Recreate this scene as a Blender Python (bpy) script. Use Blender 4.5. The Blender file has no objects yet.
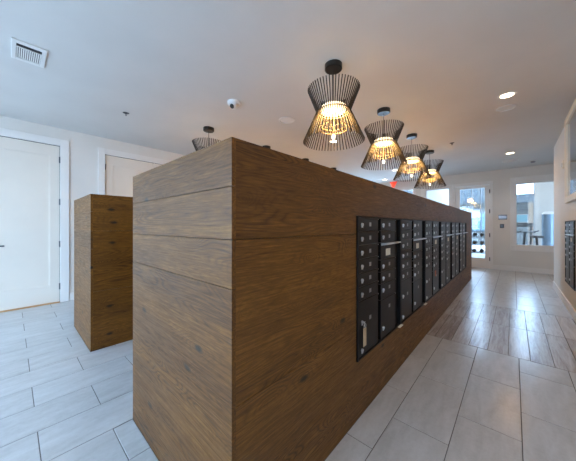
import bpy, bmesh, math, random
from mathutils import Vector, Matrix
random.seed(7)
sc = bpy.context.scene
C = sc.collection
R = math.radians

# ------------------------------------------------------------ camera
CAM = Vector((0, 0, 1.206)); YAW = 42.065; F = 249.97; HY = 226.03
cd = bpy.data.cameras.new('camera'); cam = bpy.data.objects.new('camera', cd); C.objects.link(cam)
cam.location = CAM; cam.rotation_euler = (R(90), 0, R(YAW))
cd.sensor_width = 36; cd.lens = F / 576 * 36; cd.shift_y = -(230.5 - HY) / 576
cd.clip_start = 0.05; cd.clip_end = 200
sc.camera = cam

# ------------------------------------------------------------ sky
w = bpy.data.worlds.new('world'); sc.world = w; w.use_nodes = True
bg = w.node_tree.nodes['Background']
bg.inputs['Color'].default_value = (0.53, 0.735, 1.0, 1)
SKY = 12.0
bg.inputs['Strength'].default_value = SKY
# the daylight windows' portals: they only guide the sampling of the sky
BACK_WINDOWS = [(-5.15, -3.45), (-3.3, -1.6), (-1.45, 0.05)]
def portal(x0, x1, z0, z1, y, face):
    l = bpy.data.lights.new('window_portal', 'AREA'); l.shape = 'RECTANGLE'
    l.size = x1 - x0; l.size_y = z1 - z0; l.cycles.is_portal = True
    o = bpy.data.objects.new('window_portal', l); C.objects.link(o)
    o.location = ((x0 + x1) / 2, y, (z0 + z1) / 2); o.rotation_euler = (R(90) * face, 0, 0)
for a, b in BACK_WINDOWS: portal(a, b, 0.12, 2.6, -2.72, 1)
portal(-2.35, 0.62, 0.1, 4.4, 14.0, -1)
FAR_WINDOWS = [(-5.1, -3.85, 0.12, 2.46), (-3.70, -2.48, 0.12, 2.46)]
for a, b, c, d in FAR_WINDOWS: portal(a, b, c, d, 9.14, -1)

# ------------------------------------------------------------ exposure
vs = sc.view_settings
vs.view_transform = 'Standard'; vs.look = 'None'; vs.gamma = 1; vs.use_curve_mapping = False
vs.exposure = 0.30
WARM = (1.0, 0.56, 0.18)
DOWN_W = 4.5; PEND_W = 19; PEND_COL = (1.0, 0.56, 0.18)

# ------------------------------------------------------------ helpers
def rgba(c): return (c[0], c[1], c[2], 1)
def mat(name, col, rough=0.5, metal=0.0, spec=0.5, emit=None, es=0.0):
    m = bpy.data.materials.new(name); m.use_nodes = True
    b = m.node_tree.nodes['Principled BSDF']
    b.inputs['Base Color'].default_value = rgba(col); b.inputs['Roughness'].default_value = rough
    b.inputs['Metallic'].default_value = metal; b.inputs['Specular IOR Level'].default_value = spec
    if emit: b.inputs['Emission Color'].default_value = rgba(emit); b.inputs['Emission Strength'].default_value = es
    return m
class N:
    def __init__(s, m): s.t = m.node_tree; s.b = s.t.nodes['Principled BSDF']
    def n(s, typ, **kw):
        x = s.t.nodes.new(typ)
        for k, v in kw.items():
            if k in x.inputs: x.inputs[k].default_value = v
            else: setattr(x, k, v)
        return x
    def l(s, a, b): s.t.links.new(a, b)
    def math(s, op, a, b=None):
        x = s.t.nodes.new('ShaderNodeMath'); x.operation = op
        for i, v in enumerate((a, b)):
            if v is None: continue
            if isinstance(v, (int, float)): x.inputs[i].default_value = v
            else: s.l(v, x.inputs[i])
        return x.outputs[0]
    def ramp(s, fac, stops):
        x = s.t.nodes.new('ShaderNodeValToRGB'); e = x.color_ramp.elements
        while len(e) < len(stops): e.new(0.5)
        for q, (p, c) in zip(e, stops): q.position = p; q.color = rgba(c)
        s.l(fac, x.inputs[0]); return x.outputs[0]
    def mix(s, fac, a, b, mode='MIX'):
        x = s.t.nodes.new('ShaderNodeMix'); x.data_type = 'RGBA'; x.blend_type = mode
        for sock, v in ((x.inputs[0], fac), (x.inputs[6], a), (x.inputs[7], b)):
            if isinstance(v, (int, float)): sock.default_value = v
            elif isinstance(v, tuple): sock.default_value = rgba(v)
            else: s.l(v, sock)
        return x.outputs[2]
    def bump(s, h, strength, dist=0.002):
        x = s.n('ShaderNodeBump', Strength=strength, Distance=dist); s.l(h, x.inputs['Height']); s.l(x.outputs[0], s.b.inputs['Normal'])

def coords(k, scale, rnd=True):
    tc = k.n('ShaderNodeTexCoord'); v = tc.outputs['Object']
    if rnd:
        oi = k.n('ShaderNodeObjectInfo'); c = k.n('ShaderNodeCombineXYZ')
        for i, f in enumerate((37.0, 91.0, 53.0)): k.l(k.math('MULTIPLY', oi.outputs['Random'], f), c.inputs[i])
        a = k.n('ShaderNodeVectorMath', operation='ADD'); k.l(v, a.inputs[0]); k.l(c.outputs[0], a.inputs[1]); v = a.outputs[0]
    return v
def scaled(k, v, s):
    m = k.n('ShaderNodeMapping'); m.inputs['Scale'].default_value = s; k.l(v, m.inputs[0]); return m.outputs[0]

def wood_mat(name, axis, tint=1.0):
    """dark stained oak, grain along axis"""
    m = mat(name, (0.1, 0.05, 0.02), 0.42, spec=0.32); k = N(m); v = coords(k, None)
    def S(a, b): return (a, b, b) if axis == 'x' else (b, a, b)
    oi = k.n('ShaderNodeObjectInfo')
    sx = k.n('ShaderNodeSeparateXYZ'); k.l(v, sx.inputs[0]); cb = k.n('ShaderNodeCombineXYZ')
    k.l(k.math('MULTIPLY', sx.outputs[0 if axis == 'x' else 1], 2.1), cb.inputs[0]); k.l(k.math('MULTIPLY', sx.outputs[2], 4.4), cb.inputs[1])
    vo = k.n('ShaderNodeTexVoronoi', Scale=1.0, voronoi_dimensions='2D'); vo.inputs['Randomness'].default_value = 1.0; k.l(cb.outputs[0], vo.inputs['Vector'])
    swirl = k.math('MULTIPLY', k.math('POWER', 2.718, k.math('MULTIPLY', vo.outputs['Distance'], -7.0)), 0.22)
    # contour lines of a stretched smooth noise: cathedral grain, only in patches
    n1 = k.n('ShaderNodeTexNoise', Scale=1.0, Detail=2.0, Roughness=0.45, Distortion=0.25); k.l(scaled(k, v, S(0.9, 7.0)), n1.inputs['Vector'])
    ring = k.math('FRACT', k.math('MULTIPLY', k.math('ADD', n1.outputs[0], swirl), 30.0))
    ring = k.math('POWER', k.math('ABSOLUTE', k.math('SUBTRACT', k.math('MULTIPLY', ring, 2.0), 1.0)), 2.2)
    n5 = k.n('ShaderNodeTexNoise', Scale=1.0, Detail=2.0); k.l(scaled(k, v, S(0.8, 4.5)), n5.inputs['Vector'])
    pm = k.n('ShaderNodeMapRange'); k.l(n5.outputs[0], pm.inputs[0]); pm.inputs[1].default_value = 0.42; pm.inputs[2].default_value = 0.66; pm.inputs[3].default_value = 0.25
    ring = k.math('MULTIPLY', ring, pm.outputs[0])
    n2 = k.n('ShaderNodeTexNoise', Scale=1.0, Detail=5.0, Roughness=0.7); k.l(scaled(k, v, S(6.0, 150.0)), n2.inputs['Vector'])
    n3 = k.n('ShaderNodeTexNoise', Scale=1.0, Detail=3.0, Roughness=0.6); k.l(scaled(k, v, S(0.7, 8.0)), n3.inputs['Vector'])
    n4 = k.n('ShaderNodeTexNoise', Scale=1.0, Detail=3.0, Roughness=0.7); k.l(scaled(k, v, S(22.0, 70.0)), n4.inputs['Vector'])
    f = k.math('ADD', k.math('MULTIPLY', n3.outputs[0], 0.28), k.math('MULTIPLY', n2.outputs[0], 0.46))
    f = k.math('ADD', f, k.math('MULTIPLY', n4.outputs[0], 0.20))
    f = k.math('SUBTRACT', f, k.math('MULTIPLY', k.math('MULTIPLY', ring, n4.outputs[0]), 0.38))
    f = k.math('ADD', f, k.math('MULTIPLY', k.math('SUBTRACT', oi.outputs['Random'], 0.5), 0.07))
    t = tint
    col = k.ramp(f, [(0.16, (0.012*t, 0.0039*t, 0.0004*t)), (0.33, (0.066*t, 0.0235*t, 0.0020*t)), (0.47, (0.125*t, 0.048*t, 0.0044*t)), (0.68, (0.28*t, 0.124*t, 0.016*t))])
    # knots
    sc_ = k.n('ShaderNodeSeparateXYZ'); k.l(vo.outputs['Color'], sc_.inputs[0])
    rare = k.math('MULTIPLY', k.math('GREATER_THAN', sc_.outputs[0], 0.38), 1.0)
    kd = k.math('ADD', k.math('ADD', vo.outputs['Distance'], rare), k.math('MULTIPLY', k.math('SUBTRACT', n4.outputs[0], 0.5), 0.06))
    mr = k.n('ShaderNodeMapRange'); k.l(kd, mr.inputs[0]); mr.inputs[1].default_value = 0.03; mr.inputs[2].default_value = 0.085
    col = k.mix(mr.outputs[0], (0.014, 0.007, 0.004), col)
    k.l(col, k.b.inputs['Base Color'])
    k.l(k.ramp(n2.outputs[0], [(0.3, (0.55,)*3), (0.7, (0.36,)*3)]), k.b.inputs['Roughness'])
    k.bump(k.math('SUBTRACT', n2.outputs[0], k.math('MULTIPLY', ring, 0.4)), 0.3, 0.0015)
    return m

def tile_mat(name):
    m = mat(name, (0.4, 0.38, 0.36), 0.36, spec=0.8); k = N(m); k.b.inputs['Coat Weight'].default_value = 0.6; k.b.inputs['Coat Roughness'].default_value = 0.2; v = coords(k, None); oi = k.n('ShaderNodeObjectInfo')
    n1 = k.n('ShaderNodeTexNoise', Scale=1.0, Detail=5.0, Roughness=0.6, Distortion=0.4); k.l(scaled(k, v, (16, 4, 8)), n1.inputs['Vector'])
    n2 = k.n('ShaderNodeTexNoise', Scale=42.0, Detail=4.0, Roughness=0.7); k.l(v, n2.inputs['Vector'])
    f = k.math('ADD', k.math('MULTIPLY', n1.outputs[0], 0.7), k.math('MULTIPLY', n2.outputs[0], 0.3))
    f = k.math('ADD', f, k.math('MULTIPLY', k.math('SUBTRACT', oi.outputs['Random'], 0.5), 0.12))
    k.l(k.ramp(f, [(0.25, (0.335, 0.335, 0.33)), (0.5, (0.435, 0.44, 0.44)), (0.75, (0.53, 0.54, 0.545))]), k.b.inputs['Base Color'])
    k.bump(n2.outputs[0], 0.12, 0.001)
    return m
def plank_mat(name):
    m = mat(name, (0.3, 0.25, 0.22), 0.36, spec=0.8); k = N(m); k.b.inputs['Coat Weight'].default_value = 0.6; k.b.inputs['Coat Roughness'].default_value = 0.2; v = coords(k, None); oi = k.n('ShaderNodeObjectInfo')
    n1 = k.n('ShaderNodeTexNoise', Scale=1.0, Detail=5.0, Roughness=0.65, Distortion=0.8); k.l(scaled(k, v, (30, 2.4, 8)), n1.inputs['Vector'])
    n2 = k.n('ShaderNodeTexNoise', Scale=1.0, Detail=4.0, Roughness=0.7); k.l(scaled(k, v, (120, 9, 8)), n2.inputs['Vector'])
    f = k.math('ADD', k.math('MULTIPLY', n1.outputs[0], 0.75), k.math('MULTIPLY', n2.outputs[0], 0.25))
    f = k.math('ADD', f, k.math('MULTIPLY', k.math('SUBTRACT', oi.outputs['Random'], 0.5), 0.16))
    k.l(k.ramp(f, [(0.25, (0.10, 0.076, 0.065)), (0.40, (0.25, 0.21, 0.19)), (0.52, (0.38, 0.355, 0.345)), (0.70, (0.54, 0.54, 0.54))]), k.b.inputs['Base Color'])
    k.bump(n2.outputs[0], 0.15, 0.001)
    return m
def paint(name, col, rough=0.55, amt=0.03):
    m = mat(name, col, rough); k = N(m); v = coords(k, None, False)
    n = k.n('ShaderNodeTexNoise', Scale=2.0, Detail=4.0); k.l(v, n.inputs['Vector'])
    k.l(k.ramp(n.outputs[0], [(0.3, tuple(c * (1 - amt) for c in col)), (0.7, tuple(min(1, c * (1 + amt)) for c in col))]), k.b.inputs['Base Color'])
    n2 = k.n('ShaderNodeTexNoise', Scale=180.0, Detail=2.0); k.l(v, n2.inputs['Vector']); k.bump(n2.outputs[0], 0.06, 0.001)
    return m
def glass_mat(name, gl=0.08, tint=(0.95, 0.98, 1.0)):
    m = bpy.data.materials.new(name); m.use_nodes = True; t = m.node_tree; t.nodes.clear()
    o = t.nodes.new('ShaderNodeOutputMaterial'); mx = t.nodes.new('ShaderNodeMixShader'); mx.inputs[0].default_value = gl
    a = t.nodes.new('ShaderNodeBsdfTransparent'); a.inputs[0].default_value = rgba(tint)
    g = t.nodes.new('ShaderNodeBsdfGlossy'); g.inputs['Roughness'].default_value = 0.02
    t.links.new(a.outputs[0], mx.inputs[1]); t.links.new(g.outputs[0], mx.inputs[2]); t.links.new(mx.outputs[0], o.inputs[0])
    return m

M = {}
M['wall'] = paint('wall_paint', (0.70, 0.675, 0.63)); M['ceil'] = paint('ceiling_paint', (0.64, 0.625, 0.60), 0.7)
M['trim'] = paint('trim_paint', (0.76, 0.74, 0.71), 0.35); M['door'] = paint('door_paint', (0.74, 0.675, 0.59), 0.35)
M['wood_x'] = wood_mat('stained_oak_across', 'x'); M['wood_y'] = wood_mat('stained_oak_along', 'y')
M['core'] = mat('dark_core', (0.02, 0.012, 0.008), 0.7)
M['tile'] = tile_mat('porcelain_tile'); M['plank'] = plank_mat('wood_look_tile'); M['grout'] = paint('grout', (0.13, 0.12, 0.11), 0.9, 0.1)
M['black'] = mat('black_powder_coat', (0.006, 0.006, 0.0065), 0.45, 0.0, 0.25)
M['blackdoor'] = mat('black_anodised_door', (0.007, 0.007, 0.008), 0.30, 0.0, 0.17)
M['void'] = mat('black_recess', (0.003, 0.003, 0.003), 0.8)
M['chrome'] = mat('brushed_chrome', (0.62, 0.61, 0.6), 0.3, 1.0); M['plate'] = mat('silver_plate', (0.34, 0.34, 0.35), 0.4, 0.6)
M['paper'] = paint('cream_paper', (0.72, 0.66, 0.55), 0.8); M['tan'] = paint('tan_tag', (0.50, 0.36, 0.22), 0.7); M['sticker'] = paint('red_sticker', (0.42, 0.12, 0.06), 0.6)
M['cage'] = mat('dark_bronze_wire', (0.035, 0.028, 0.022), 0.4, 0.4); M['gold'] = mat('brass_ring', (0.66, 0.52, 0.32), 0.4, 0.7)
M['canopy'] = mat('black_canopy', (0.008, 0.008, 0.008), 0.3)
M['glow'] = mat('lamp_diffuser', (0.9, 0.85, 0.75), 0.5, emit=(1.0, 0.80, 0.52), es=2.4)
M['bulb'] = mat('lamp_bulb', (0.9, 0.85, 0.75), 0.5, emit=(1.0, 0.86, 0.66), es=2.5)
M['glowd'] = mat('downlight_diffuser', (0.9, 0.87, 0.8), 0.5, emit=(1.0, 0.84, 0.60), es=8.0)
M['fill_panel_glow'] = mat('fill_panel_diffuser', (0.9, 0.9, 0.9), 0.5, emit=(1.0, 0.95, 0.88), es=3.0)  # glow of the panels added out of view in the gym
M['white'] = paint('white_plastic', (0.72, 0.71, 0.69), 0.4); M['grille'] = mat('vent_shadow', (0.03, 0.03, 0.035), 0.8)
M['glass'] = glass_mat('window_glass'); M['threshold_strip'] = paint('painted_gap_light', (0.50, 0.27, 0.10), 0.5, 0.15)  # the orange paint stands for warm light in a door gap
M['hinge'] = mat('dark_nickel', (0.10, 0.10, 0.11), 0.35, 0.9)
M['mirror'] = mat('dusky_glazing', (0.42, 0.47, 0.54), 0.08, 0.9); M['cream'] = paint('cream_frame', (0.76, 0.68, 0.54), 0.4)
M['red'] = mat('red_sign', (0.62, 0.035, 0.02), 0.4, emit=(1.0, 0.06, 0.03), es=0.5)
M['gymfloor'] = paint('pale_gym_floor', (0.50, 0.55, 0.60), 0.35, 0.06); M['rubber'] = mat('black_rubber', (0.012, 0.014, 0.017), 0.5)
M['steelblue'] = mat('blue_grey_steel', (0.20, 0.28, 0.36), 0.35, 0.5); M['graymetal'] = mat('grey_metal', (0.35, 0.37, 0.40), 0.35, 0.6)
M['screen'] = mat('blue_screen', (0.02, 0.04, 0.06), 0.2, emit=(0.25, 0.6, 0.8), es=0.6)
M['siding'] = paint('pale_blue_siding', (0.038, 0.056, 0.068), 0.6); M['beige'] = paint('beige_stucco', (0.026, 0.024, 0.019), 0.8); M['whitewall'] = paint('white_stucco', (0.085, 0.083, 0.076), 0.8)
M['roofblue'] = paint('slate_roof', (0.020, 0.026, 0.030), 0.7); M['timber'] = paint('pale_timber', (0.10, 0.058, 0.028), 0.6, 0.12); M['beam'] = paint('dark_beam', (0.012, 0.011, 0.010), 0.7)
M['concrete'] = paint('concrete', (0.55, 0.55, 0.54), 0.8, 0.08); M['extglass'] = mat('tinted_window', (0.10, 0.16, 0.20), 0.1)

def box(bm, x0, x1, y0, y1, z0, z1):
    r = bmesh.ops.create_cube(bm, size=1.0, matrix=Matrix.Translation(((x0+x1)/2, (y0+y1)/2, (z0+z1)/2)) @ Matrix.Diagonal((abs(x1-x0), abs(y1-y0), abs(z1-z0), 1)))
    return r['verts']
def cyl(bm, r1, r2, z0, z1, n=24, at=(0, 0), axis='z'):
    h = z1 - z0
    T = Matrix.Translation((at[0], at[1], (z0+z1)/2)) if axis == 'z' else None
    if axis == 'x': T = Matrix.Translation(((z0+z1)/2, at[0], at[1])) @ Matrix.Rotation(R(90), 4, 'Y')
    if axis == 'y': T = Matrix.Translation((at[0], (z0+z1)/2, at[1])) @ Matrix.Rotation(R(-90), 4, 'X')
    bmesh.ops.create_cone(bm, cap_ends=True, cap_tris=False, segments=n, radius1=r1, radius2=r2, depth=h, matrix=T)
def tube(bm, a, b, r, n=6):
    a, b = Vector(a), Vector(b); d = b - a
    q = d.to_track_quat('Z', 'Y').to_matrix().to_4x4()
    bmesh.ops.create_cone(bm, cap_ends=True, segments=n, radius1=r, radius2=r, depth=d.length, matrix=Matrix.Translation((a+b)/2) @ q)
def lathe(bm, prof, n=32, at=(0, 0, 0)):
    rings = []
    for r, z in prof:
        rings.append([bm.verts.new((at[0]+max(r, 1e-4)*math.cos(2*math.pi*i/n), at[1]+max(r, 1e-4)*math.sin(2*math.pi*i/n), at[2]+z)) for i in range(n)])
    for a, b in zip(rings, rings[1:]):
        for i in range(n): bm.faces.new((a[i], a[(i+1) % n], b[(i+1) % n], b[i]))
def torus(bm, Rr, r, z, n=36, k=8, at=(0, 0)):
    g = [[bm.verts.new((at[0]+(Rr+r*math.cos(2*math.pi*j/k))*math.cos(2*math.pi*i/n), at[1]+(Rr+r*math.cos(2*math.pi*j/k))*math.sin(2*math.pi*i/n), z+r*math.sin(2*math.pi*j/k))) for j in range(k)] for i in range(n)]
    for i in range(n):
        for j in range(k): bm.faces.new((g[i][j], g[(i+1) % n][j], g[(i+1) % n][(j+1) % k], g[i][(j+1) % k]))
def mesh(bm, name, m, smooth=False, bevel=0):
    if bevel: bmesh.ops.bevel(bm, geom=bm.edges[:], offset=bevel, segments=1, affect='EDGES')
    bmesh.ops.recalc_face_normals(bm, faces=bm.faces[:])
    me = bpy.data.meshes.new(name); bm.to_mesh(me); bm.free()
    me.materials.append(M[m] if isinstance(m, str) else m)
    if smooth:
        for p in me.polygons: p.use_smooth = True
        me.set_sharp_from_angle(angle=R(35))
    return me
def link(name, me, parent=None, loc=(0, 0, 0), rz=0):
    o = bpy.data.objects.new(name, me); C.objects.link(o); o.location = loc; o.rotation_euler = (0, 0, rz)
    if parent: o.parent = parent
    return o
def obj(name, bm, m, parent=None, loc=(0, 0, 0), smooth=False, bevel=0): return link(name, mesh(bm, name, m, smooth, bevel), parent, loc)
def B(*boxes):
    bm = bmesh.new()
    for b in boxes: box(bm, *b)
    return bm
def tag(o, label, cat, group=None, kind=None):
    o['label'] = label; o['category'] = cat
    if group: o['group'] = group
    if kind: o['kind'] = kind
    return o
def thing(name, label, cat, loc=(0, 0, 0), rz=0, group=None): return tag(link(name, None, None, loc, rz), label, cat, group)
def struct(name, bm, m, label, cat, parent=None):
    o = obj(name, bm, m, parent); return tag(o, label, cat, kind='structure')
def structroot(name, label, cat, loc=(0, 0, 0)): return tag(link(name, None, None, loc), label, cat, kind='structure')
def dup(root, loc, rz=None, label=None):
    r = root.copy(); C.objects.link(r); r.location = loc
    if rz is not None: r.rotation_euler = (0, 0, rz)
    if label: r['label'] = label
    for ch in list(root.children):
        c = ch.copy(); C.objects.link(c); c.parent = r
        for g in list(ch.children):
            d = g.copy(); C.objects.link(d); d.parent = c
    return r

# ------------------------------------------------------------ dimensions
XL, XR, YF, YB, H = -5.336, 0.589, 9.015, -2.6, 2.755
XR2, YR = 1.75, 7.165                     # the recess beyond the right wall's corner
IX0, IX1, IY0, IY1, IH = -1.769, -0.723, 0.511, 7.151, 1.516      # large island
SX0, SX1 = -3.949, -3.009                 # island behind it

# ------------------------------------------------------------ floor
floor = struct('floor', B((XL-0.1, XR2+0.1, YB-0.12, YF+0.12, -0.10, -0.0025)), 'grout', 'pale grey porcelain tile floor with a band of wood look planks', 'floor')
GX, PX, PY = 0.036, 0.3016, 0.6035
def under(x0, x1, y0, y1):
    for a, b in ((IX0, IX1), (SX0, SX1)):
        if x0 >= a - 1e-3 and x1 <= b + 1e-3 and y0 >= IY0 - 1e-3 and y1 <= IY1 + 1e-3: return True
    return False
def seen(x, y):
    d = -x*math.sin(R(YAW)) + y*math.cos(R(YAW)); r = x*math.cos(R(YAW)) + y*math.sin(R(YAW))
    if d < 0.25: return False
    u = 288 + F*r/d; v = HY + F*CAM.z/d
    if not (-45 < u < 621 and v < 500): return False
    for a, b in ((IX0, IX1), (SX0, SX1)):     # line of sight blocked by an island
        for i in range(1, 120):
            t = i/120; px, py, pz = x*t, y*t, CAM.z*(1-t)
            if a+0.05 < px < b-0.05 and IY0+0.05 < py < IY1-0.05 and pz < IH: return False
    return True
tile_cache = {}
def tile_mesh(nm, lx, ly, m):
    key = (nm, round(lx, 3), round(ly, 3))
    if key not in tile_cache:
        bm = bmesh.new(); box(bm, -lx/2, lx/2, -ly/2, ly/2, -0.008, 0)
        bmesh.ops.bevel(bm, geom=[e for e in bm.edges if all(v.co.z > -0.001 for v in e.verts)], offset=0.0012, segments=1, affect='EDGES')
        tile_cache[key] = mesh(bm, nm, m)
    return tile_cache[key]
hidden = bmesh.new(); counts = {}
def lay(nm, m, x0, x1, y0, y1):
    x0, x1, y0, y1 = max(x0, XL), min(x1, XR2), max(y0, YB), min(y1, YF)
    pieces = [(x0, x1, y0, y1)]
    for a, b in ((IX0, IX1), (SX0, SX1)):          # cut round the islands
        out = []
        for p, q, r, s in pieces:
            if q <= a or p >= b or s <= IY0 or r >= IY1: out.append((p, q, r, s)); continue
            if p < a: out.append((p, a, r, s))
            if q > b: out.append((b, q, r, s))
            pm, qm = max(p, a), min(q, b)
            if r < IY0: out.append((pm, qm, r, IY0))
            if s > IY1: out.append((pm, qm, IY1, s))
        pieces = out
    for p, q, r, s in pieces:
        if p < XR < q and r < YR: q = XR
        if p >= XR and r < YR: continue
        if q - p < 0.02 or s - r < 0.02: continue
        g = 0.0022
        pts = [(p+(q-p)*i, r+(s-r)*j) for i in (0.03, .5, .97) for j in (0.03, .5, .97)]
        if any(seen(*t) for t in pts):
            link(nm, tile_mesh(nm, q-p-2*g, s-r-2*g, m), floor, ((p+q)/2, (r+s)/2, random.uniform(-0.0006, 0)))
            counts[nm] = counts.get(nm, 0) + 1
        else: box(hidden, p+g, q-g, r+g, s-g, -0.008, 0)
PL0, PL1, PL2 = 3.107, 4.003, 4.897
for kx in range(-19, 7):
    x0 = GX + kx*PX; off = 0.104 if kx % 2 else 0.407
    for ky in range(-6, 17):
        y0, y1 = off + ky*PY, off + (ky+1)*PY
        if x0 >= IX1 - 0.2:       # corridor: the plank band interrupts the tiles
            if y0 < PL0 and y1 > PL0: y1 = PL0 if PL0 - y0 > 0.03 else y1
            elif y0 < PL2 and y1 > PL2: y0 = PL2
            elif y0 >= PL0 and y1 <= PL2: continue
            if y0 >= PL0 - 0.03 and y1 <= PL2 + 0.001 : continue
        lay('floor_tile', 'tile', x0, x0+PX, y0, y1)
for r0, r1 in ((PL0, PL1), (PL1, PL2)):
    for i in range(-6, 5):
        x0 = 0.113 + 0.151*i; lay('wood_look_plank', 'plank', max(x0, IX1), min(x0+0.151, XR), r0, r1)
ho = obj('floor_tile_field', hidden, 'tile', floor); ho['kind'] = 'stuff'
print('TILES', counts)

# ------------------------------------------------------------ ceiling and walls
struct('ceiling', B((XL-0.15, XR2+0.15, YB-0.15, YF+0.15, H, H+0.12)), 'ceil', 'flat painted ceiling over the mail room', 'ceiling')
def wall_boxes(a0, a1, z1, openings, t0, t1, along):
    """solid wall between a0 and a1 with rectangular openings (b0,b1,zb,zt)"""
    out = []; cur = a0
    def add(p, q, zb, zt):
        if q-p < 1e-4 or zt-zb < 1e-4: return
        out.append((p, q, t0, t1, zb, zt) if along == 'x' else (t0, t1, p, q, zb, zt))
    for b0, b1, zb, zt in sorted(openings):
        add(cur, b0, 0, z1); add(b0, b1, 0, zb); add(b0, b1, zt, z1); cur = b1
    add(cur, a1, 0, z1); return B(*out)
D1 = (-0.26, 0.52, 0.0, 2.471); D2 = (1.108, 2.668, 0.0, 2.466)
struct('wall_left', wall_boxes(YB-0.15, YF+0.15, H, [D1, D2], XL-0.14, XL, 'y'), 'wall', 'long white painted wall with the white panel doors', 'wall')
FD = (-1.315, -0.49, 0.0, 2.39); SL = (-2.13, -1.45, 0.22, 2.39); W1 = (0.03, 1.36, 0.68, 2.345)
struct('wall_far', wall_boxes(XL, XR2+0.15, H, [FD, SL, W1] + FAR_WINDOWS, YF, YF+0.14, 'x'), 'wall', 'white end wall with the glass door and the gym window', 'wall')
struct('wall_right', B((XR, XR+0.16, YB-0.15, YR, 0, H)), 'wall', 'cream painted corridor wall with black mailboxes and an outer corner', 'wall')
struct('wall_recess', B((XR+0.16, XR2+0.15, YR-0.16, YR, 0, H), (XR2, XR2+0.15, YR, YF, 0, H)), 'wall', 'white side wall of the recess beside the gym window', 'wall')
struct('wall_back', wall_boxes(XL, XR, H, [(a, b, 0.12, 2.6) for a, b in BACK_WINDOWS], YB-0.15, YB, 'x'), 'wall', 'white wall with three tall daylight windows behind the viewer', 'wall')
for i, (a, b) in enumerate(BACK_WINDOWS):
    r = structroot('window_%d' % (i+3), ['tall daylight window nearest the left wall', 'middle tall daylight window in the back wall', 'tall daylight window nearest the corridor'][i], 'window', ((a+b)/2, YB-0.08, 0.12))
    hw = (b-a)/2; hz = 2.48
    obj('window_frame', B((-hw, -hw+0.05, -0.04, 0.04, 0, hz), (hw-0.05, hw, -0.04, 0.04, 0, hz), (-hw+0.05, hw-0.05, -0.04, 0.04, 0, 0.05), (-hw+0.05, hw-0.05, -0.04, 0.04, hz-0.05, hz)), 'trim', r)
    obj('pane', B((-hw+0.05, hw-0.05, -0.004, 0.004, 0.05, hz-0.05)), 'glass', r)
# baseboards
def baseboard(name, boxes, label): struct(name, B(*boxes), 'trim', label, 'baseboard')
bh = 0.125
def bb_y(x, s, y0, y1): return (min(x, x+s*0.014), max(x, x+s*0.014), y0, y1, 0, bh)
baseboard('baseboard_left', [bb_y(XL, 1, YB, D1[0]-0.115), bb_y(XL, 1, D1[1]+0.115, D2[0]-0.105), bb_y(XL, 1, D2[1]+0.105, YF)], 'white baseboard along the left wall between the doors')
baseboard('baseboard_far', [(XL, -5.2, YF-0.014, YF, 0, bh), (FD[1]+0.06, XR2, YF-0.014, YF, 0, bh)], 'white baseboard under the gym window')
baseboard('baseboard_right', [bb_y(XR, -1, YB, YR), (XR-0.014, XR2, YR, YR+0.014, 0, bh)], 'white baseboard along the corridor wall below the mailboxes')

# ------------------------------------------------------------ left wall doors
def panel_leaf(root, y0, y1, zt, name='leaf', st=0.115, x=-0.012):
    w_ = y1-y0
    lf = obj(name, B((x-0.04, x, y0+0.003, y0+st, 0.012, zt-0.004), (x-0.04, x, y1-st, y1-0.003, 0.012, zt-0.004), (x-0.04, x, y0+st, y1-st, zt-0.165, zt-0.004), (x-0.04, x, y0+st, y1-st, 0.012, 0.276)), 'door', root, bevel=0.0012)
    obj('panel', B((x-0.034, x-0.014, y0+st, y1-st, 0.276, zt-0.165)), 'door', lf)
    m = B((x-0.014, x-0.004, y0+st, y0+st+0.010, 0.276, zt-0.165), (x-0.014, x-0.004, y1-st-0.010, y1-st, 0.276, zt-0.165), (x-0.014, x-0.004, y0+st+0.010, y1-st-0.010, 0.276, 0.286), (x-0.014, x-0.004, y0+st+0.010, y1-st-0.010, zt-0.175, zt-0.165))
    obj('panel_moulding', m, 'door', lf)
    return lf
def casing(root, y0, y1, zt, wd=0.108, t=0.022):
    obj('casing', B((0, t, y0-wd, y0-0.004, 0, zt+wd), (0, t, y1+0.004, y1+wd, 0, zt+wd), (0, t, y0-0.004, y1+0.004, zt+0.004, zt+wd)), 'trim', root, bevel=0.002)
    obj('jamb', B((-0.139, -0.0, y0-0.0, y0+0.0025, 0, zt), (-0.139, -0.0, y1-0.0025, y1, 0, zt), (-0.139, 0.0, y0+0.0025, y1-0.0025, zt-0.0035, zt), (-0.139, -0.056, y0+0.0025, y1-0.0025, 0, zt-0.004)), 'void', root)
def hinge(root, y, z):
    bm = B((-0.012, 0.0065, y-0.012, y+0.012, z-0.048, z+0.048)); cyl(bm, 0.007, 0.007, z-0.05, z+0.05, 10, (0.007, y)); obj('hinge', bm, 'hinge', root)
d1 = structroot('door_1', 'white single panel door with lever handle and four dark hinges', 'door', (XL, 0, 0))
panel_leaf(d1, D1[0], D1[1], 2.471); casing(d1, D1[0], D1[1], 2.471)
for z in (2.252, 1.587, 0.921, 0.256): hinge(d1, 0.520, z)
bm = bmesh.new(); cyl(bm, 0.026, 0.026, -0.012, -0.002, 20, (-0.20, 0.925), 'x'); cyl(bm, 0.010, 0.010, -0.002, 0.045, 12, (-0.20, 0.925), 'x'); tube(bm, (0.042, -0.205, 0.925), (0.042, -0.062, 0.925), 0.0095, 10)
obj('lever_handle', bm, 'hinge', d1, smooth=True)
obj('threshold_strip', B((-0.06, 0.030, D1[0]+0.003, D1[1]-0.003, 0, 0.011)), 'threshold_strip', d1)  # orange strip painted for the warm light showing under the door
d2 = structroot('door_2', 'white double door half hidden behind the wooden islands', 'door', (XL, 0, 0))
panel_leaf(d2, D2[0], 1.887, 2.466); panel_leaf(d2, 1.889, D2[1], 2.466); casing(d2, D2[0], D2[1], 2.466, 0.10)
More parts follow.
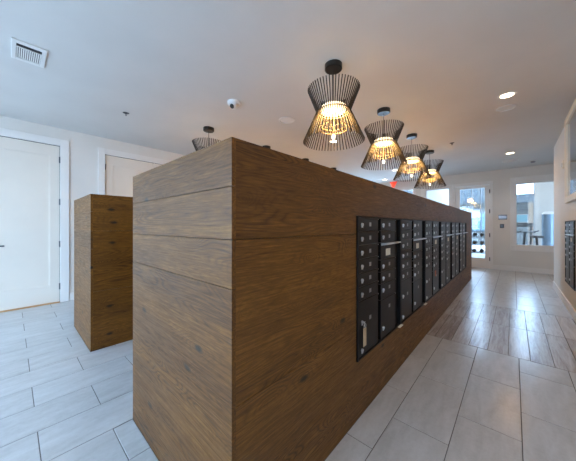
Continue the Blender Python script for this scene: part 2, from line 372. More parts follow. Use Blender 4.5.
for z in (2.25, 1.59, 0.92, 0.25): hinge(d2, D2[0], z); hinge(d2, D2[1], z)

# ------------------------------------------------------------ far wall: glass door, sidelight, window
d3 = structroot('door_3', 'white framed full glass door to the gym', 'door', ((FD[0]+FD[1])/2, YF, 0))
hw = (FD[1]-FD[0])/2
lf = obj('leaf', B((-hw+0.012, -hw+0.118, 0.02, 0.065, 0.012, 2.372), (hw-0.115, hw-0.012, 0.02, 0.065, 0.012, 2.372), (-hw+0.118, hw-0.115, 0.02, 0.065, 0.012, 0.29), (-hw+0.118, hw-0.115, 0.02, 0.065, 2.30, 2.372)), 'trim', d3, bevel=0.002)
obj('pane', B((-hw+0.118, hw-0.115, 0.038, 0.046, 0.29, 2.30)), 'glass', lf)
obj('casing', B((-hw-0.062, -hw+0.006, -0.022, 0.0, 0, 2.465), (hw-0.006, hw+0.058, -0.022, 0.0, 0, 2.465), (-hw+0.006, hw-0.006, -0.022, 0, 2.384, 2.465)), 'trim', d3, bevel=0.002)
obj('jamb', B((-hw, -hw+0.010, 0, 0.139, 0, 2.39), (hw-0.010, hw, 0, 0.139, 0, 2.39), (-hw+0.01, hw-0.01, 0, 0.139, 2.38, 2.39)), 'trim', d3)
obj('threshold_strip', B((-hw+0.012, hw-0.012, -0.02, 0.139, 0, 0.010)), 'chrome', d3)
for z in (2.18, 1.62, 0.95, 0.28):
    bm = B((hw-0.02, hw+0.004, -0.026, -0.0225, z-0.05, z+0.05)); cyl(bm, 0.009, 0.009, z-0.055, z+0.055, 10, (hw-0.008, -0.026)); obj('hinge', bm, 'hinge', d3)
bm = bmesh.new(); tube(bm, (-hw+0.065, -0.03, 0.85), (-hw+0.065, -0.03, 1.15), 0.012, 10); tube(bm, (-hw+0.065, -0.03, 0.88), (-hw+0.065, 0.02, 0.88), 0.008); tube(bm, (-hw+0.065, -0.03, 1.12), (-hw+0.065, 0.02, 1.12), 0.008)
obj('pull_handle', bm, 'hinge', d3, smooth=True)
def fixed_window(name, label, x0, x1, z0, z1, cl, cr, ct, cb, sill=True):
    r = structroot(name, label, 'window', ((x0+x1)/2, YF, z0)); h_ = (x1-x0)/2; hz = z1-z0
    obj('casing', B((-h_-cl, -h_+0.004, -0.024, 0, -cb, hz+ct), (h_-0.004, h_+cr, -0.024, 0, -cb, hz+ct), (-h_+0.004, h_-0.004, -0.024, 0, hz-0.004, hz+ct), (-h_+0.004, h_-0.004, -0.024, 0, -cb, 0.004)), 'trim', r, bevel=0.003)
    obj('window_frame', B((-h_, -h_+0.03, 0.03, 0.10, 0, hz), (h_-0.03, h_, 0.03, 0.10, 0, hz), (-h_+0.03, h_-0.03, 0.03, 0.10, hz-0.03, hz), (-h_+0.03, h_-0.03, 0.03, 0.10, 0, 0.03)), 'trim', r)
    obj('pane', B((-h_+0.03, h_-0.03, 0.061, 0.069, 0.03, hz-0.03)), 'glass', r)
    if sill: obj('window_sill', B((-h_-cl, h_+cr, -0.038, -0.0245, -0.012, 0.018)), 'trim', r, bevel=0.003)
fixed_window('window_1', 'tall white framed window looking into the gym', W1[0], W1[1], W1[2], W1[3], 0.10, 0.10, 0.15, 0.13)
fixed_window('window_2', 'narrow sidelight window left of the glass door', SL[0], SL[1], SL[2], SL[3], 0.13, 0.070, 0.075, 0.08, False)

for i, (a, b, c, d) in enumerate(FAR_WINDOWS):
    fixed_window('window_%d' % (7+i), ('tall daylight window in the far left corner behind the islands', 'tall daylight window left of the sidelight behind the island')[i], a, b, c, d, 0.07, 0.07, 0.075, 0.08, False)

# ------------------------------------------------------------ timber islands
ZE = [0.0, 0.985, 1.158, 1.345, IH]        # joints on the ends
ZS = [0.0, 0.57, 1.158, IH]              # joints on the long sides
UZ0, UZ1, UY0, UW, NU = 0.363, 1.269, 1.433, 0.797, 6
UY1 = UY0 + UW*NU
def board(island, m, x0, x1, y0, y1, z0, z1, notch=None):
    c = Vector(((x0+x1)/2, (y0+y1)/2, (z0+z1)/2))
    bx = [(x0, x1, y0, y1, z0, z1)]
    if notch:
        a, b, na, nb = notch; za, zb = max(z0, na), min(z1, nb)
        if zb > za + 1e-4:
            bx = [(x0, x1, y0, a, z0, z1), (x0, x1, b, y1, z0, z1)]
            if z1 - zb > 0.004: bx.append((x0, x1, a, b, zb, z1))
            elif za - z0 > 0.004: bx.append((x0, x1, a, b, z0, za))
            else:                                    # two separate lengths either side of the mailboxes
                for q in bx: board(island, m, *q)
                return
    bx = [(p-c.x, q-c.x, r-c.y, s-c.y, t-c.z, u-c.z) for p, q, r, s, t, u in bx]
    o = obj('board', B(*bx), m, island, c - island.location)
    return o
def island(label, x0, x1, mail):
    t = thing('mailbox_island', label, 'island', ((x0+x1)/2, (IY0+IY1)/2, 0))
    T, g = 0.018, 0.0012
    nt = (UY0-0.002, UY1+0.002, UZ0-0.002, UZ1+0.002) if mail else None
    for i, (a, b) in enumerate(zip(ZS, ZS[1:])):
        a2, b2 = a + (g if i else 0), b - g
        board(t, 'wood_y', x1-T, x1, IY0+T, IY1-T, a2, b2, nt)
        board(t, 'wood_y', x0, x0+T, IY0+T, IY1-T, a2, b2)
    for i, (a, b) in enumerate(zip(ZE, ZE[1:])):
        a2, b2 = a + (g if i else 0), b - g
        board(t, 'wood_x', x0, x1, IY0, IY0+T-0.0004, a2, b2)
        board(t, 'wood_x', x0, x1, IY1-T+0.0004, IY1, a2, b2)
    cx, cy = t.location.x, t.location.y
    ci = (x0+T+0.0005, x1-T-0.0005, IY0+T, IY1-T)
    L = lambda p, q, r, s, z0, z1: (p-cx, q-cx, r-cy, s-cy, z0, z1)
    if mail:
        cav = x1 - 0.36
        bxs = [L(ci[0], cav, ci[2], ci[3], 0, IH-0.02), L(cav, ci[1], ci[2], UY0-0.002, 0, IH-0.02), L(cav, ci[1], UY1+0.002, ci[3], 0, IH-0.02), L(cav, ci[1], UY0-0.002, UY1+0.002, 0, UZ0-0.001), L(cav, ci[1], UY0-0.002, UY1+0.002, UZ1+0.001, IH-0.02)]
    else: bxs = [L(ci[0], ci[1], ci[2], ci[3], 0, IH-0.02)]
    obj('core', B(*bxs), 'core', t)
    obj('top_panel', B(L(ci[0], ci[1], ci[2]+0.0005, ci[3]-0.0005, IH-0.0195, IH-0.001)), 'wood_y', t)
    return t
island('long dark oak clad island holding the black mailboxes', IX0, IX1, True)
island('oak clad island standing behind the mailbox island near the white doors', SX0, SX1, False)

# ------------------------------------------------------------ mailbox units
def bevbox(x0, x1, y0, y1, z0, z1, b=0.0015):
    bm = B((x0, x1, y0, y1, z0, z1)); bmesh.ops.bevel(bm, geom=bm.edges[:], offset=b, segments=1, affect='EDGES'); return bm
mb_mesh = {}
def cached(key, fn):
    if key not in mb_mesh: mb_mesh[key] = fn()
    return mb_mesh[key]
def lock_mesh():
    bm = bmesh.new(); cyl(bm, 0.0115, 0.010, 0, 0.009, 14, (0, 0), 'x'); box(bm, 0.009, 0.0105, -0.0015, 0.0015, -0.005, 0.005); box(bm, 0.0, 0.006, -0.008, 0.008, -0.019, -0.006); return mesh(bm, 'lock', 'chrome')
def mailbox_unit(label, loc, rz=0):
    u = thing('mailbox_unit', label, 'mailbox', loc, rz, 'black mailbox units')
    W, Ht = UW - 0.002, UZ1 - UZ0
    obj('cabinet', B((-0.30, -0.030, 0.001, W, 0.001, Ht-0.001)), 'void', u)
    fr = B((-0.030, 0.010, 0.001, 0.018, 0.001, Ht-0.001), (-0.030, 0.010, W-0.012, W, 0.001, Ht-0.001), (-0.030, 0.010, 0.018, W-0.012, 0.001, 0.010), (-0.030, 0.010, 0.018, W-0.012, Ht-0.008, Ht-0.001),
           (-0.030, -0.014, 0.326, 0.369, 0.010, Ht-0.008), (-0.030, -0.018, 0.678, W-0.012, 0.010, Ht-0.008))
    obj('frame', fr, 'black', u)
    def door(y0, y1, z0, z1, lockz, platez=None, kind='small'):
        w_, h_ = y1-y0, z1-z0
        me = cached((kind, round(w_, 3), round(h_, 3)), lambda: mesh(bevbox(-0.020, 0.004, -w_/2+0.0015, w_/2-0.0015, -h_/2+0.0015, h_/2-0.0015, 0.002), 'mailbox_door', 'blackdoor'))
        d = link('mailbox_door' if kind != 'parcel' else 'parcel_door', me, u, (0, (y0+y1)/2, (z0+z1)/2))
        for lz in lockz: link('lock', cached('lock', lock_mesh), d, (0.0042, -w_/2+0.046, lz-(z0+z1)/2))
        if platez is not None: link('number_plate', cached('plate', lambda: mesh(bevbox(0, 0.0022, -0.014, 0.014, -0.013, 0.013, 0.0006), 'number_plate', 'plate')), d, (0.0042, 0.018, platez-(z0+z1)/2))
        # hinge lugs on the right edge
        link('hinge_lug', cached('lug', lambda: mesh(B((-0.012, 0.003, 0, 0.012, -0.003, 0.003)), 'hinge_lug', 'plate')), d, (0, w_/2-0.0005, h_/2-0.008))
        return d
    top = Ht - 0.008; p = 0.0888
    y0, y1 = 0.020, 0.325
    for i in range(6): door(y0, y1, top-(i+1)*p, top-i*p, [top-i*p-0.046], top-i*p-0.044)
    zb = top-6*p
    door(y0, y1, 0.011, zb, [0.593-UZ0, 0.414-UZ0], 0.593-UZ0, 'parcel')
    y0, y1 = 0.370, 0.677
    for i in range(2): door(y0, y1, top-(i+1)*p, top-i*p, [top-i*p-0.046], top-i*p-0.044)
    z = top-2*p; zo = 0.957-UZ0
    o = door(y0, y1, zo, z, [], None, 'outgoing'); o.name = 'outgoing_mail_door'
    link('label_plate', cached('olabel', lambda: mesh(bevbox(0, 0.002, -0.045, 0.045, -0.026, 0.026, 0.0005), 'label_plate', 'paper')), o, (0.0042, -0.01, -0.012))
    bm = bmesh.new(); vs_ = [(0, 0.012), (0.045, 0.016), (0.048, 0.006), (0.0, -0.006)]
    a = [bm.verts.new((x, -0.145, zz)) for x, zz in vs_]; b = [bm.verts.new((x, 0.145, zz)) for x, zz in vs_]
    bm.faces.new(a); bm.faces.new(b[::-1])
    for i in range(4): bm.faces.new((a[i], b[i], b[(i+1) % 4], a[(i+1) % 4]))
    lip = obj('slot_hood', bm, 'chrome', o, (0.0045, 0, (z-zo)/2-0.016))
    zz = zo
    for i in range(3): 
        hgt = (p, p, 0.117)[i]; door(y0, y1, zz-hgt, zz, [zz-0.046], zz-0.044); zz -= hgt
    door(y0, y1, 0.011, zz, [0.453-UZ0], 0.588-UZ0, 'parcel')
    return u
names_u = ['nearest black mailbox unit on the island, key tag hanging from its parcel door', 'second black mailbox unit from the near end of the island', 'third black mailbox unit along the island, red sticker on its right column',
           'fourth black mailbox unit along the island', 'fifth black mailbox unit along the island, second from far end', 'farthest black mailbox unit on the island, next to the glass door']
first = mailbox_unit(names_u[0], (IX1, UY0+0.001, UZ0))
for i in range(1, NU): dup(first, (IX1, UY0+0.001+i*UW, UZ0), None, names_u[i])
# unit let into the corridor wall (surface framed)
wu = dup(first, (XR-0.30, 5.63, UZ0+0.01), math.pi, 'black mailbox unit on the right corridor wall')
wu.location.x = XR - 0.0005
# cut the corridor wall round it
bpy.data.objects['wall_right'].data = mesh(wall_boxes(YB-0.15, YR, H, [(5.63-UW-0.001, 5.632, UZ0+0.008, UZ1+0.012)], XR, XR+0.32, 'y'), 'wall_right', 'wall')
wr = bpy.data.objects['wall_recess']; wr.data = mesh(B((XR+0.32, XR2+0.15, YR-0.16, YR, 0, H), (XR2, XR2+0.15, YR, YF, 0, H)), 'wall_recess', 'wall')

# key with tag, paper slips, sticker
kt = thing('key_tag', 'tan key tag hanging from the nearest parcel door lock', 'key tag', (IX1+0.016, 1.502, 0.44))
bm = bmesh.new(); torus(bm, 0.014, 0.0016, 0, 20, 6); bmesh.ops.rotate(bm, verts=bm.verts[:], cent=(0, 0, 0), matrix=Matrix.Rotation(R(90), 3, 'Y')); obj('ring', bm, 'chrome', kt, (0.006, 0.004, 0.132), smooth=True)
obj('key', B((0.000, 0.0025, 0, 0.018, 0.148, 0.156), (0.000, 0.0025, 0.006, 0.012, 0.125, 0.150)), 'chrome', kt)
obj('tag', bevbox(0.0, 0.005, -0.010, 0.030, 0.0, 0.118, 0.002), 'tan', kt)
for yy, lb in ((UY0+UW-0.045, 'cream paper slip under the nearest mailbox unit'), (UY0+2*UW-0.045, 'cream paper slip under the second mailbox unit')):
    tag(obj('paper_slip', bevbox(0.011, 0.030, -0.04, 0.04, 0, 0.006, 0.0008), 'paper', None, (IX1, yy, UZ0+0.003)), lb, 'paper slip', 'paper slips')
tag(obj('sticker', bevbox(0.0045, 0.0055, -0.035, 0.035, -0.035, 0.035, 0.0002), 'sticker', None, (IX1, UY0+2*UW+0.50, 0.62)), 'small red brown sticker on the third mailbox unit', 'sticker')

# ------------------------------------------------------------ pendants
def pendant(loc, label):
    t = thing('pendant_lamp', label, 'lamp', loc, 0, 'hourglass wire pendant lamps')    # origin on the ceiling
    bm = bmesh.new(); lathe(bm, [(0, -0.052), (0.076, -0.052), (0.083, -0.046), (0.083, -0.001), (0, -0.001)], 32); obj('canopy', bm, 'canopy', t, smooth=True)
    bm = bmesh.new(); tube(bm, (0, 0, -0.40), (0, 0, -0.05), 0.0035, 8); obj('cord', bm, 'canopy', t)
    zt, zw, zb = -0.235, -0.452, -0.742; rt, rw, rb = 0.245, 0.158, 0.288; n = 54
    bm = bmesh.new()
    for i in range(n):
        a = 2*math.pi*i/n; c, s = math.cos(a), math.sin(a)
        tube(bm, (rt*c, rt*s, zt), (rw*c, rw*s, zw), 0.0053, 5); tube(bm, (rw*c, rw*s, zw), (rb*c, rb*s, zb), 0.0053, 5)
    obj('wire_cage', bm, 'cage', t)
    bm = bmesh.new(); torus(bm, rw-0.005, 0.006, zw); obj('waist_ring', bm, 'gold', t, smooth=True)
    bm = bmesh.new()
    for i in range(4):
        a = math.pi/4 + i*math.pi/2; tube(bm, (0.11*math.cos(a), 0.11*math.sin(a), zw+0.02), ((rw-0.005)*math.cos(a), (rw-0.005)*math.sin(a), zw), 0.003, 6)
    tube(bm, (0, 0, -0.42), (0, 0, -0.39), 0.02, 12); tube(bm, (0, 0, zw-0.235), (0, 0, zw+0.01), 0.006, 8); obj('bracket', bm, 'gold', t)
    bm = bmesh.new(); lathe(bm, [(0, 0), (0.108, 0), (0.118, 0.012), (0.118, 0.05), (0.10, 0.06), (0, 0.06)], 32, (0, 0, zw-0.005)); obj('diffuser', bm, 'glow', t, smooth=True)
    bm = bmesh.new(); torus(bm, 0.135, 0.004, zw-0.165); torus(bm, 0.115, 0.003, zw-0.135)
    for i in range(24):
        a = 2*math.pi*i/24; tube(bm, (0.135*math.cos(a), 0.135*math.sin(a), zw-0.165), (0.115*math.cos(a), 0.115*math.sin(a), zw-0.135), 0.002, 5)
    for i in range(4):
        a = i*math.pi/2; tube(bm, (0.115*math.cos(a), 0.115*math.sin(a), zw-0.135), (0, 0, zw-0.135), 0.0025, 5)
    obj('inner_ring', bm, 'gold', t, smooth=True)
    bm = bmesh.new(); lathe(bm, [(0, -0.032), (0.012, -0.028), (0.017, -0.014), (0.017, 0.0), (0.010, 0.018), (0, 0.018)], 16, (0, 0, zw-0.235)); obj('bulb', bm, 'bulb', t, smooth=True)
    return t
PX1, PX2 = -1.285, -3.58
PYS = [2.075, 3.325, 4.565, 5.785]
lab1 = ['large hourglass wire pendant nearest the viewer above the mailbox island', 'second hourglass wire pendant from the viewer above the mailbox island', 'third hourglass wire pendant from the viewer above the mailbox island', 'farthest hourglass wire pendant above the mailbox island']
lab2 = ['hourglass wire pendant left of the others, its top showing above the island end', 'second pendant of the back row, its black canopy just above the island top edge', 'third pendant of the back row, its black canopy peeking over the island', 'last pendant of the back row, black canopy behind the nearest big lamp']
p0 = pendant((PX1, PYS[0], H), lab1[0])
def lamp_light(x, y, z, watts, radius):
    l = bpy.data.lights.new('pendant_light', 'POINT'); l.energy = watts; l.color = PEND_COL; l.shadow_soft_size = radius
    o = bpy.data.objects.new('pendant_light', l); C.objects.link(o); o.location = (x, y, z)
for X_, lab in ((PX1, lab1), (PX2, lab2)):
    for i, y in enumerate(PYS):
        yy = y if X_ == PX1 else y + 0.02*(1-i*0.4)
        if not (X_ == PX1 and i == 0): dup(p0, (X_, yy, H), None, lab[i])
        lamp_light(X_, yy, H-0.54, PEND_W, 0.09)

# ------------------------------------------------------------ ceiling fittings
def downlight(x, y, label):
    t = thing('recessed_downlight', label, 'downlight', (x, y, H), 0, 'recessed downlights')
    bm = bmesh.new(); lathe(bm, [(0.064, -0.001), (0.064, -0.006), (0.088, -0.006), (0.092, -0.001), (0.064, -0.001)], 32); obj('trim_ring', bm, 'white', t, smooth=True)
    bm = bmesh.new(); lathe(bm, [(0, -0.003), (0.063, -0.003), (0.063, -0.0005), (0, -0.0005)], 32); obj('diffuser', bm, 'glowd', t)
    l = bpy.data.lights.new('downlight_beam', 'AREA'); l.shape = 'DISK'; l.size = 0.14; l.energy = DOWN_W; l.color = WARM; l.spread = R(150)
    o = bpy.data.objects.new('downlight_beam', l); C.objects.link(o); o.location = (x, y, H-0.012)
downlight(-0.058, 3.93, 'bright recessed downlight in the corridor beside the round ceiling grille')
downlight(-0.056, 7.09, 'recessed downlight in front of the gym window')
downlight(-2.44, 7.12, 'recessed downlight seen between the second and third hanging lamps')
downlight(-3.185, 8.35, 'recessed downlight just above the far top edge of the island')
downlight(-0.058, 0.78, 'recessed downlight in the corridor above the viewer')
downlight(-2.44, 3.95, 'recessed downlight between the two islands')
def speaker(x, y, r, label):
    t = thing('ceiling_speaker', label, 'speaker', (x, y, H), 0, 'round ceiling speakers')
    bm = bmesh.new(); lathe(bm, [(r-0.016, -0.002), (r-0.014, -0.009), (r-0.004, -0.008), (r, -0.001), (r-0.016, -0.001)], 32); obj('rim', bm, 'white', t, smooth=True)
    bm = bmesh.new(); lathe(bm, [(0, -0.006), (r*0.5, -0.0055), (r-0.0165, -0.003), (r-0.0165, -0.001), (0, -0.001)], 32); obj('grille', bm, 'white', t, smooth=True)
speaker(-2.458, 2.70, 0.12, 'flat round white ceiling speaker left of the nearest pendant')
speaker(-0.074, 4.352, 0.105, 'round white ceiling speaker beside the corridor downlight')
# square supply vent near the front left
v = thing('air_vent', 'white square ceiling air vent with slats at upper left', 'vent', (-3.225, 0.108, H))
hx, hy = 0.178, 0.108
obj('frame', B((-hx, hx, -hy, -hy+0.03, -0.012, -0.0005), (-hx, hx, hy-0.03, hy, -0.012, -0.0005), (-hx, -hx+0.05, -hy+0.03, hy-0.03, -0.012, -0.0005), (hx-0.05, hx, -hy+0.03, hy-0.03, -0.012, -0.0005)), 'white', v, bevel=0.002)
obj('backing', B((-hx+0.05, hx-0.05, -hy+0.03, hy-0.03, -0.0015, -0.0003)), 'grille', v)
obj('damper', B((hx-0.118, hx-0.110, -hy+0.03, hy-0.03, -0.010, -0.002)), 'white', v)
for i in range(12):
    y = -hy+0.036 + i*(2*hy-0.072)/11; obj('slat', B((-hx+0.05, hx-0.118, y-0.0042, y+0.0042, -0.010, -0.002)), 'white', v)
# slim supply vent far away
v = thing('air_vent', 'faint flush white ceiling vent near the gym window', 'vent', (-0.06, 7.92, H))
obj('frame', B((-0.15, 0.15, -0.12, -0.10, -0.008, -0.0005), (-0.15, 0.15, 0.10, 0.12, -0.008, -0.0005), (-0.15, -0.13, -0.10, 0.10, -0.008, -0.0005), (0.13, 0.15, -0.10, 0.10, -0.008, -0.0005)), 'white', v)
for i in range(7): obj('slat', B((-0.13, 0.13, -0.095+i*0.029, -0.080+i*0.029, -0.006, -0.0005)), 'white', v)
def sprinkler(x, y, label):
    t = thing('fire_sprinkler', label, 'sprinkler', (x, y, H), 0, 'ceiling fire sprinklers')
    bm = bmesh.new(); lathe(bm, [(0, -0.008), (0.030, -0.006), (0.040, -0.0005), (0, -0.0005)], 20); obj('escutcheon', bm, 'hinge', t, smooth=True)
    bm = bmesh.new(); cyl(bm, 0.007, 0.007, -0.022, -0.007, 10); tube(bm, (-0.010, 0, -0.02), (-0.003, 0, -0.034), 0.0025); tube(bm, (0.010, 0, -0.02), (0.003, 0, -0.034), 0.0025); tube(bm, (-0.010, 0, -0.02), (0.010, 0, -0.02), 0.003); obj('head', bm, 'hinge', t)
    bm = bmesh.new(); cyl(bm, 0.011, 0.011, -0.037, -0.034, 16); obj('deflector', bm, 'hinge', t)
sprinkler(-3.943, 1.056, 'small dark fire sprinkler on the bluish ceiling above the double door')
sprinkler(-0.853, 5.512, 'small fire sprinkler right of the farthest hanging lamp')
t = thing('security_camera', 'white dome security camera on the ceiling', 'security camera', (-2.592, 1.866, H))
bm = bmesh.new(); lathe(bm, [(0, -0.040), (0.062, -0.040), (0.078, -0.028), (0.080, -0.0005), (0, -0.0005)], 28); obj('base', bm, 'white', t, smooth=True)
bm = bmesh.new(); bmesh.ops.create_uvsphere(bm, u_segments=20, v_segments=12, radius=0.048, matrix=Matrix.Translation((0.004, -0.008, -0.048))); obj('lens_ball', bm, 'white', t, smooth=True)
bm = bmesh.new(); bmesh.ops.create_uvsphere(bm, u_segments=16, v_segments=10, radius=0.030, matrix=Matrix.Translation((0.010, -0.034, -0.066))); obj('lens', bm, 'canopy', t, smooth=True)
t = thing('smoke_detector', 'small white detector on the ceiling above the gym window', 'detector', (0.343, 8.33, H))
bm = bmesh.new(); lathe(bm, [(0, -0.012), (0.055, -0.012), (0.062, -0.006), (0.062, -0.0005), (0, -0.0005)], 24); obj('base', bm, 'white', t, smooth=True)
bm = bmesh.new(); lathe(bm, [(0, -0.045), (0.030, -0.042), (0.044, -0.026), (0.044, -0.013), (0, -0.013)], 24); obj('cap', bm, 'graymetal', t, smooth=True)
t = thing('hanging_sign', 'small red sign under the ceiling behind the hanging lamps', 'sign', (-3.0, 8.62, H))
obj('stem', B((-0.012, 0.012, -0.012, 0.012, -0.06, -0.0005)), 'white', t)
bm = bmesh.new(); pr = [(-0.12, -0.06), (0.12, -0.06), (0.03, -0.25), (-0.03, -0.25)]
a = [bm.verts.new((x, -0.015, z)) for x, z in pr]; b = [bm.verts.new((x, 0.015, z)) for x, z in pr]
bm.faces.new(a); bm.faces.new(b[::-1])
for i in range(4): bm.faces.new((a[i], b[i], b[(i+1) % 4], a[(i+1) % 4]))
obj('sign_face', bm, 'red', t)

# ------------------------------------------------------------ wall fittings
t = thing('wall_plaque', 'dark rectangular plaque on the wall between glass door and window', 'plaque', (-0.221, YF, 1.4465))
obj('plate', bevbox(-0.09, 0.09, -0.014, -0.0005, -0.064, 0.064, 0.002), 'hinge', t)
obj('face', B((-0.075, 0.075, -0.0155, -0.0142, -0.03, 0.03)), 'graymetal', t)
t = thing('card_reader', 'small dark card reader below the plaque', 'card reader', (-0.236, YF, 1.207))
obj('body', bevbox(-0.043, 0.043, -0.022, -0.0005, -0.056, 0.056, 0.004), 'canopy', t); obj('keypad', B((-0.025, 0.025, -0.0235, -0.0222, -0.03, 0.03)), 'hinge', t)
t = thing('wall_strobe', 'small cream alarm strobe high on the corridor wall', 'alarm', (XR, 5.63, 2.145))
obj('body', bevbox(-0.035, -0.0005, -0.05, 0.05, -0.06, 0.06, 0.004), 'cream', t); obj('lens', bevbox(-0.055, -0.0352, -0.025, 0.025, -0.035, 0.02, 0.006), 'white', t)
t = thing('framed_panel', 'cream framed glazed panel hung above the wall mailboxes', 'frame', (XR, 4.75, 1.53))
fw, fh, hb = 0.085, 1.195, 0.60
obj('frame', B((-0.045, -0.0005, -hb, -hb+fw, 0, fh), (-0.045, -0.0005, hb-fw, hb, 0, fh), (-0.045, -0.0005, -hb+fw, hb-fw, 0, fw), (-0.045, -0.0005, -hb+fw, hb-fw, fh-fw, fh)), 'cream', t, bevel=0.004)
obj('glazing', B((-0.022, -0.012, -hb+fw, hb-fw, fw, fh-fw)), 'mirror', t)

# ------------------------------------------------------------ gym beyond the far wall
GY0, GY1, GH, GXL, GXR = YF+0.14, 14.0, 4.6, -2.30, 3.4
struct('floor_gym', B((GXL, GXR, GY0, GY1+0.2, -0.1, 0.0)), 'gymfloor', 'pale gym floor beyond the glass door', 'floor')
struct('ceiling_gym', B((GXL, GXR, GY0, GY1+0.2, GH, GH+0.1)), 'ceil', 'white gym ceiling', 'ceiling')
struct('wall_gym_side', B((GXL-0.15, GXL, GY0, GY1+0.2, 0, GH), (GXR, GXR+0.15, GY0, GY1+0.2, 0, GH)), 'wall', 'white side walls of the gym', 'wall')
struct('wall_gym_back', B((0.62, GXR, GY1, GY1+0.2, 0, GH), (GXL, 0.62, GY1, GY1+0.2, 0, 0.1), (GXL, 0.62, GY1, GY1+0.2, 4.4, GH), (GXL, GXR, GY0-0.005, GY0, H, GH)), 'wall', 'white gym wall seen through the window', 'wall')
gw = structroot('window_6', 'gym glazing with slim mullions facing the neighbouring buildings', 'window', (0, GY1+0.06, 0.1))
xs = [GXL, -1.42, -1.08, -0.3, 0.62]
for x in xs: obj('mullion', B((x-0.02 if x > GXL else x, x+0.02 if x < 0.62 else x, -0.03, 0.03, 0, 4.3)), 'graymetal', gw)
for a, b in zip(xs, xs[1:]): obj('pane', B((a+0.021, b-0.021, -0.004, 0.004, 0.0, 4.3)), 'glass', gw)
# dumbbell rack and dumbbells
rk = thing('dumbbell_rack', 'low dark dumbbell rack behind the glass door', 'rack', (-1.25, 11.2, 0))
for s in (-0.55, 0.55): obj('upright', B((s-0.02, s+0.02, 0.16, 0.22, 0.0, 1.02), (s-0.02, s+0.02, -0.22, 0.22, 0.0, 0.05)), 'graymetal', rk)
tiers = [(0.28, -0.10), (0.56, 0.0), (0.84, 0.10)]
for z, y in tiers: obj('shelf', B((-0.53, 0.53, y-0.10, y+0.10, z-0.03, z-0.01)), 'rubber', rk)
obj('rail', B((-0.6, 0.6, 0.15, 0.22, 1.0, 1.05)), 'steelblue', rk)
db = None; cols = ['left', 'second', 'middle', 'fourth', 'right']; rows = ['bottom', 'middle', 'top']
for r_, (z, y) in enumerate(tiers):
    for c_ in range(5):
        loc = (-1.25 - 0.42 + c_*0.21, 11.2 + y, z + 0.06); lb = 'black dumbbell, %s on the %s shelf of the gym rack' % (('leftmost', 'second from left', 'in the middle', 'second from right', 'rightmost')[c_], rows[r_])
        if db is None:
            db = thing('dumbbell', lb, 'dumbbell', loc, 0, 'dumbbells on the gym rack')
            for s in (-1, 1):
                bm = bmesh.new(); cyl(bm, 0.066, 0.066, min(s*0.05, s*0.13), max(s*0.05, s*0.13), 6, (0, 0), 'y'); bmesh.ops.bevel(bm, geom=bm.edges[:], offset=0.006, segments=1, affect='EDGES'); obj('weight_head', bm, 'rubber', db)
            bm = bmesh.new(); cyl(bm, 0.016, 0.016, -0.05, 0.05, 12, (0, 0), 'y'); obj('handle', bm, 'chrome', db)
        else: dup(db, loc, None, lb)
# treadmills and bike
def treadmill(loc, rz, label):
    t = thing('treadmill', label, 'treadmill', loc, rz, 'gym treadmills')
    obj('deck', bevbox(-0.40, 0.40, -0.95, 0.95, 0.04, 0.20, 0.02), 'rubber', t); obj('belt', B((-0.26, 0.26, -0.90, 0.70, 0.2005, 0.206)), 'hinge', t)
    obj('foot', B((-0.38, -0.30, -0.9, 0.9, 0, 0.039), (0.30, 0.38, -0.9, 0.9, 0, 0.039)), 'graymetal', t)
    for s in (-1, 1):
        bm = bmesh.new(); tube(bm, (s*0.36, 0.75, 0.19), (s*0.36, 0.62, 1.22), 0.035, 10); obj('upright', bm, 'rubber', t)
        bm = bmesh.new(); tube(bm, (s*0.36, 0.62, 1.02), (s*0.36, 0.10, 0.98), 0.025, 10); obj('handrail', bm, 'rubber', t)
    bm = bevbox(-0.40, 0.40, 0.52, 0.68, 1.18, 1.32, 0.02); cs = obj('console', bm, 'rubber', t)
    bm = bevbox(-0.28, 0.28, 0.62, 0.66, 1.34, 1.66, 0.01); obj('screen', bm, 'graymetal', t)
    obj('display', B((-0.25, 0.25, 0.615, 0.6195, 1.37, 1.63)), 'screen', t)
treadmill((0.22, 12.5, 0), R(8), 'dark treadmill nearest the gym window corner')
treadmill((1.30, 12.75, 0), R(4), 'dark treadmill in front of the white gym wall')
def bike(loc, rz):
    t = thing('exercise_bike', 'small dark exercise bike between treadmill and blue cylinder', 'exercise bike', loc, rz)
    obj('base', B((-0.25, 0.25, -0.50, -0.42, 0, 0.06), (-0.25, 0.25, 0.42, 0.50, 0, 0.06), (-0.04, 0.04, -0.42, 0.42, 0.02, 0.08)), 'rubber', t)
    bm = bmesh.new(); cyl(bm, 0.24, 0.24, -0.03, 0.03, 24, (0.30, 0.36), 'x'); obj('flywheel', bm, 'hinge', t)
    bm = bmesh.new(); tube(bm, (0, -0.25, 0.08), (0, -0.20, 0.86), 0.03, 8); tube(bm, (0, 0.30, 0.08), (0, 0.22, 1.02), 0.03, 8); tube(bm, (0, -0.22, 0.5), (0, 0.3, 0.4), 0.035, 8); obj('frame', bm, 'rubber', t)
    obj('saddle', bevbox(-0.10, 0.10, -0.34, -0.06, 0.86, 0.93, 0.02), 'rubber', t)
    bm = bmesh.new(); tube(bm, (-0.24, 0.22, 1.02), (0.24, 0.22, 1.02), 0.018, 8); tube(bm, (-0.22, 0.22, 1.02), (-0.22, 0.02, 1.06), 0.018, 8); tube(bm, (0.22, 0.22, 1.02), (0.22, 0.02, 1.06), 0.018, 8); obj('handlebar', bm, 'rubber', t)
bike((0.38, 10.35, 0), R(35))
t = thing('storage_cylinder', 'tall blue grey cylinder with white top behind the window', 'cylinder', (0.80, 11.0, 0))
bm = bmesh.new(); cyl(bm, 0.155, 0.155, 0.0, 1.56, 28); obj('body', bm, 'steelblue', t, smooth=True)
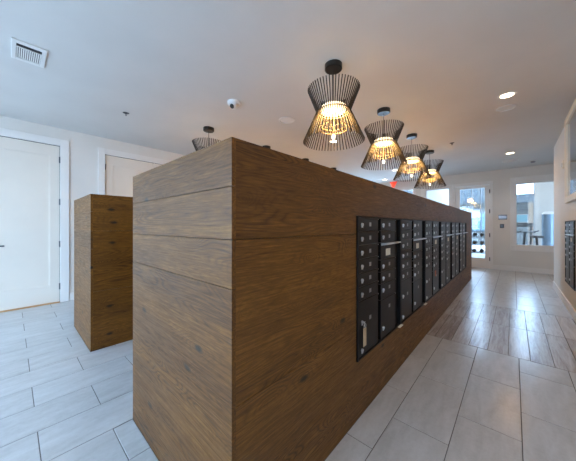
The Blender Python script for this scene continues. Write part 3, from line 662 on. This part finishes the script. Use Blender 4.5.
bm = bmesh.new(); lathe(bm, [(0.157, 1.561), (0.157, 1.58), (0.10, 1.64), (0, 1.65)], 28); obj('cap', bm, 'white', t, smooth=True)

for x, y, lb in ((-1.2, 11.6, 'unseen fill panel added on the gym ceiling, left side'), (1.2, 11.6, 'unseen fill panel added on the gym ceiling by the blue cylinder')):  # unseen panels, added to brighten the gym
    t = thing('added_fill_panel', lb, 'fill light', (x, y, GH), 0, 'added gym fill panels')
    obj('frame', B((-0.62, 0.62, -0.62, -0.58, -0.03, -0.001), (-0.62, 0.62, 0.58, 0.62, -0.03, -0.001), (-0.62, -0.58, -0.58, 0.58, -0.03, -0.001), (0.58, 0.62, -0.58, 0.58, -0.03, -0.001)), 'white', t)
    obj('diffuser', B((-0.58, 0.58, -0.58, 0.58, -0.02, -0.001)), 'fill_panel_glow', t)
    l = bpy.data.lights.new('gym_fill_light', 'AREA'); l.size = 1.1; l.energy = 14; l.color = (1.0, 0.92, 0.82)
    o = bpy.data.objects.new('gym_fill_light', l); C.objects.link(o); o.location = (x, y, GH-0.035)

# ------------------------------------------------------------ outdoors
struct('ground', B((-60, 60, -50, 70, -0.4, -0.12)), 'concrete', 'pale concrete ground outside', 'ground')
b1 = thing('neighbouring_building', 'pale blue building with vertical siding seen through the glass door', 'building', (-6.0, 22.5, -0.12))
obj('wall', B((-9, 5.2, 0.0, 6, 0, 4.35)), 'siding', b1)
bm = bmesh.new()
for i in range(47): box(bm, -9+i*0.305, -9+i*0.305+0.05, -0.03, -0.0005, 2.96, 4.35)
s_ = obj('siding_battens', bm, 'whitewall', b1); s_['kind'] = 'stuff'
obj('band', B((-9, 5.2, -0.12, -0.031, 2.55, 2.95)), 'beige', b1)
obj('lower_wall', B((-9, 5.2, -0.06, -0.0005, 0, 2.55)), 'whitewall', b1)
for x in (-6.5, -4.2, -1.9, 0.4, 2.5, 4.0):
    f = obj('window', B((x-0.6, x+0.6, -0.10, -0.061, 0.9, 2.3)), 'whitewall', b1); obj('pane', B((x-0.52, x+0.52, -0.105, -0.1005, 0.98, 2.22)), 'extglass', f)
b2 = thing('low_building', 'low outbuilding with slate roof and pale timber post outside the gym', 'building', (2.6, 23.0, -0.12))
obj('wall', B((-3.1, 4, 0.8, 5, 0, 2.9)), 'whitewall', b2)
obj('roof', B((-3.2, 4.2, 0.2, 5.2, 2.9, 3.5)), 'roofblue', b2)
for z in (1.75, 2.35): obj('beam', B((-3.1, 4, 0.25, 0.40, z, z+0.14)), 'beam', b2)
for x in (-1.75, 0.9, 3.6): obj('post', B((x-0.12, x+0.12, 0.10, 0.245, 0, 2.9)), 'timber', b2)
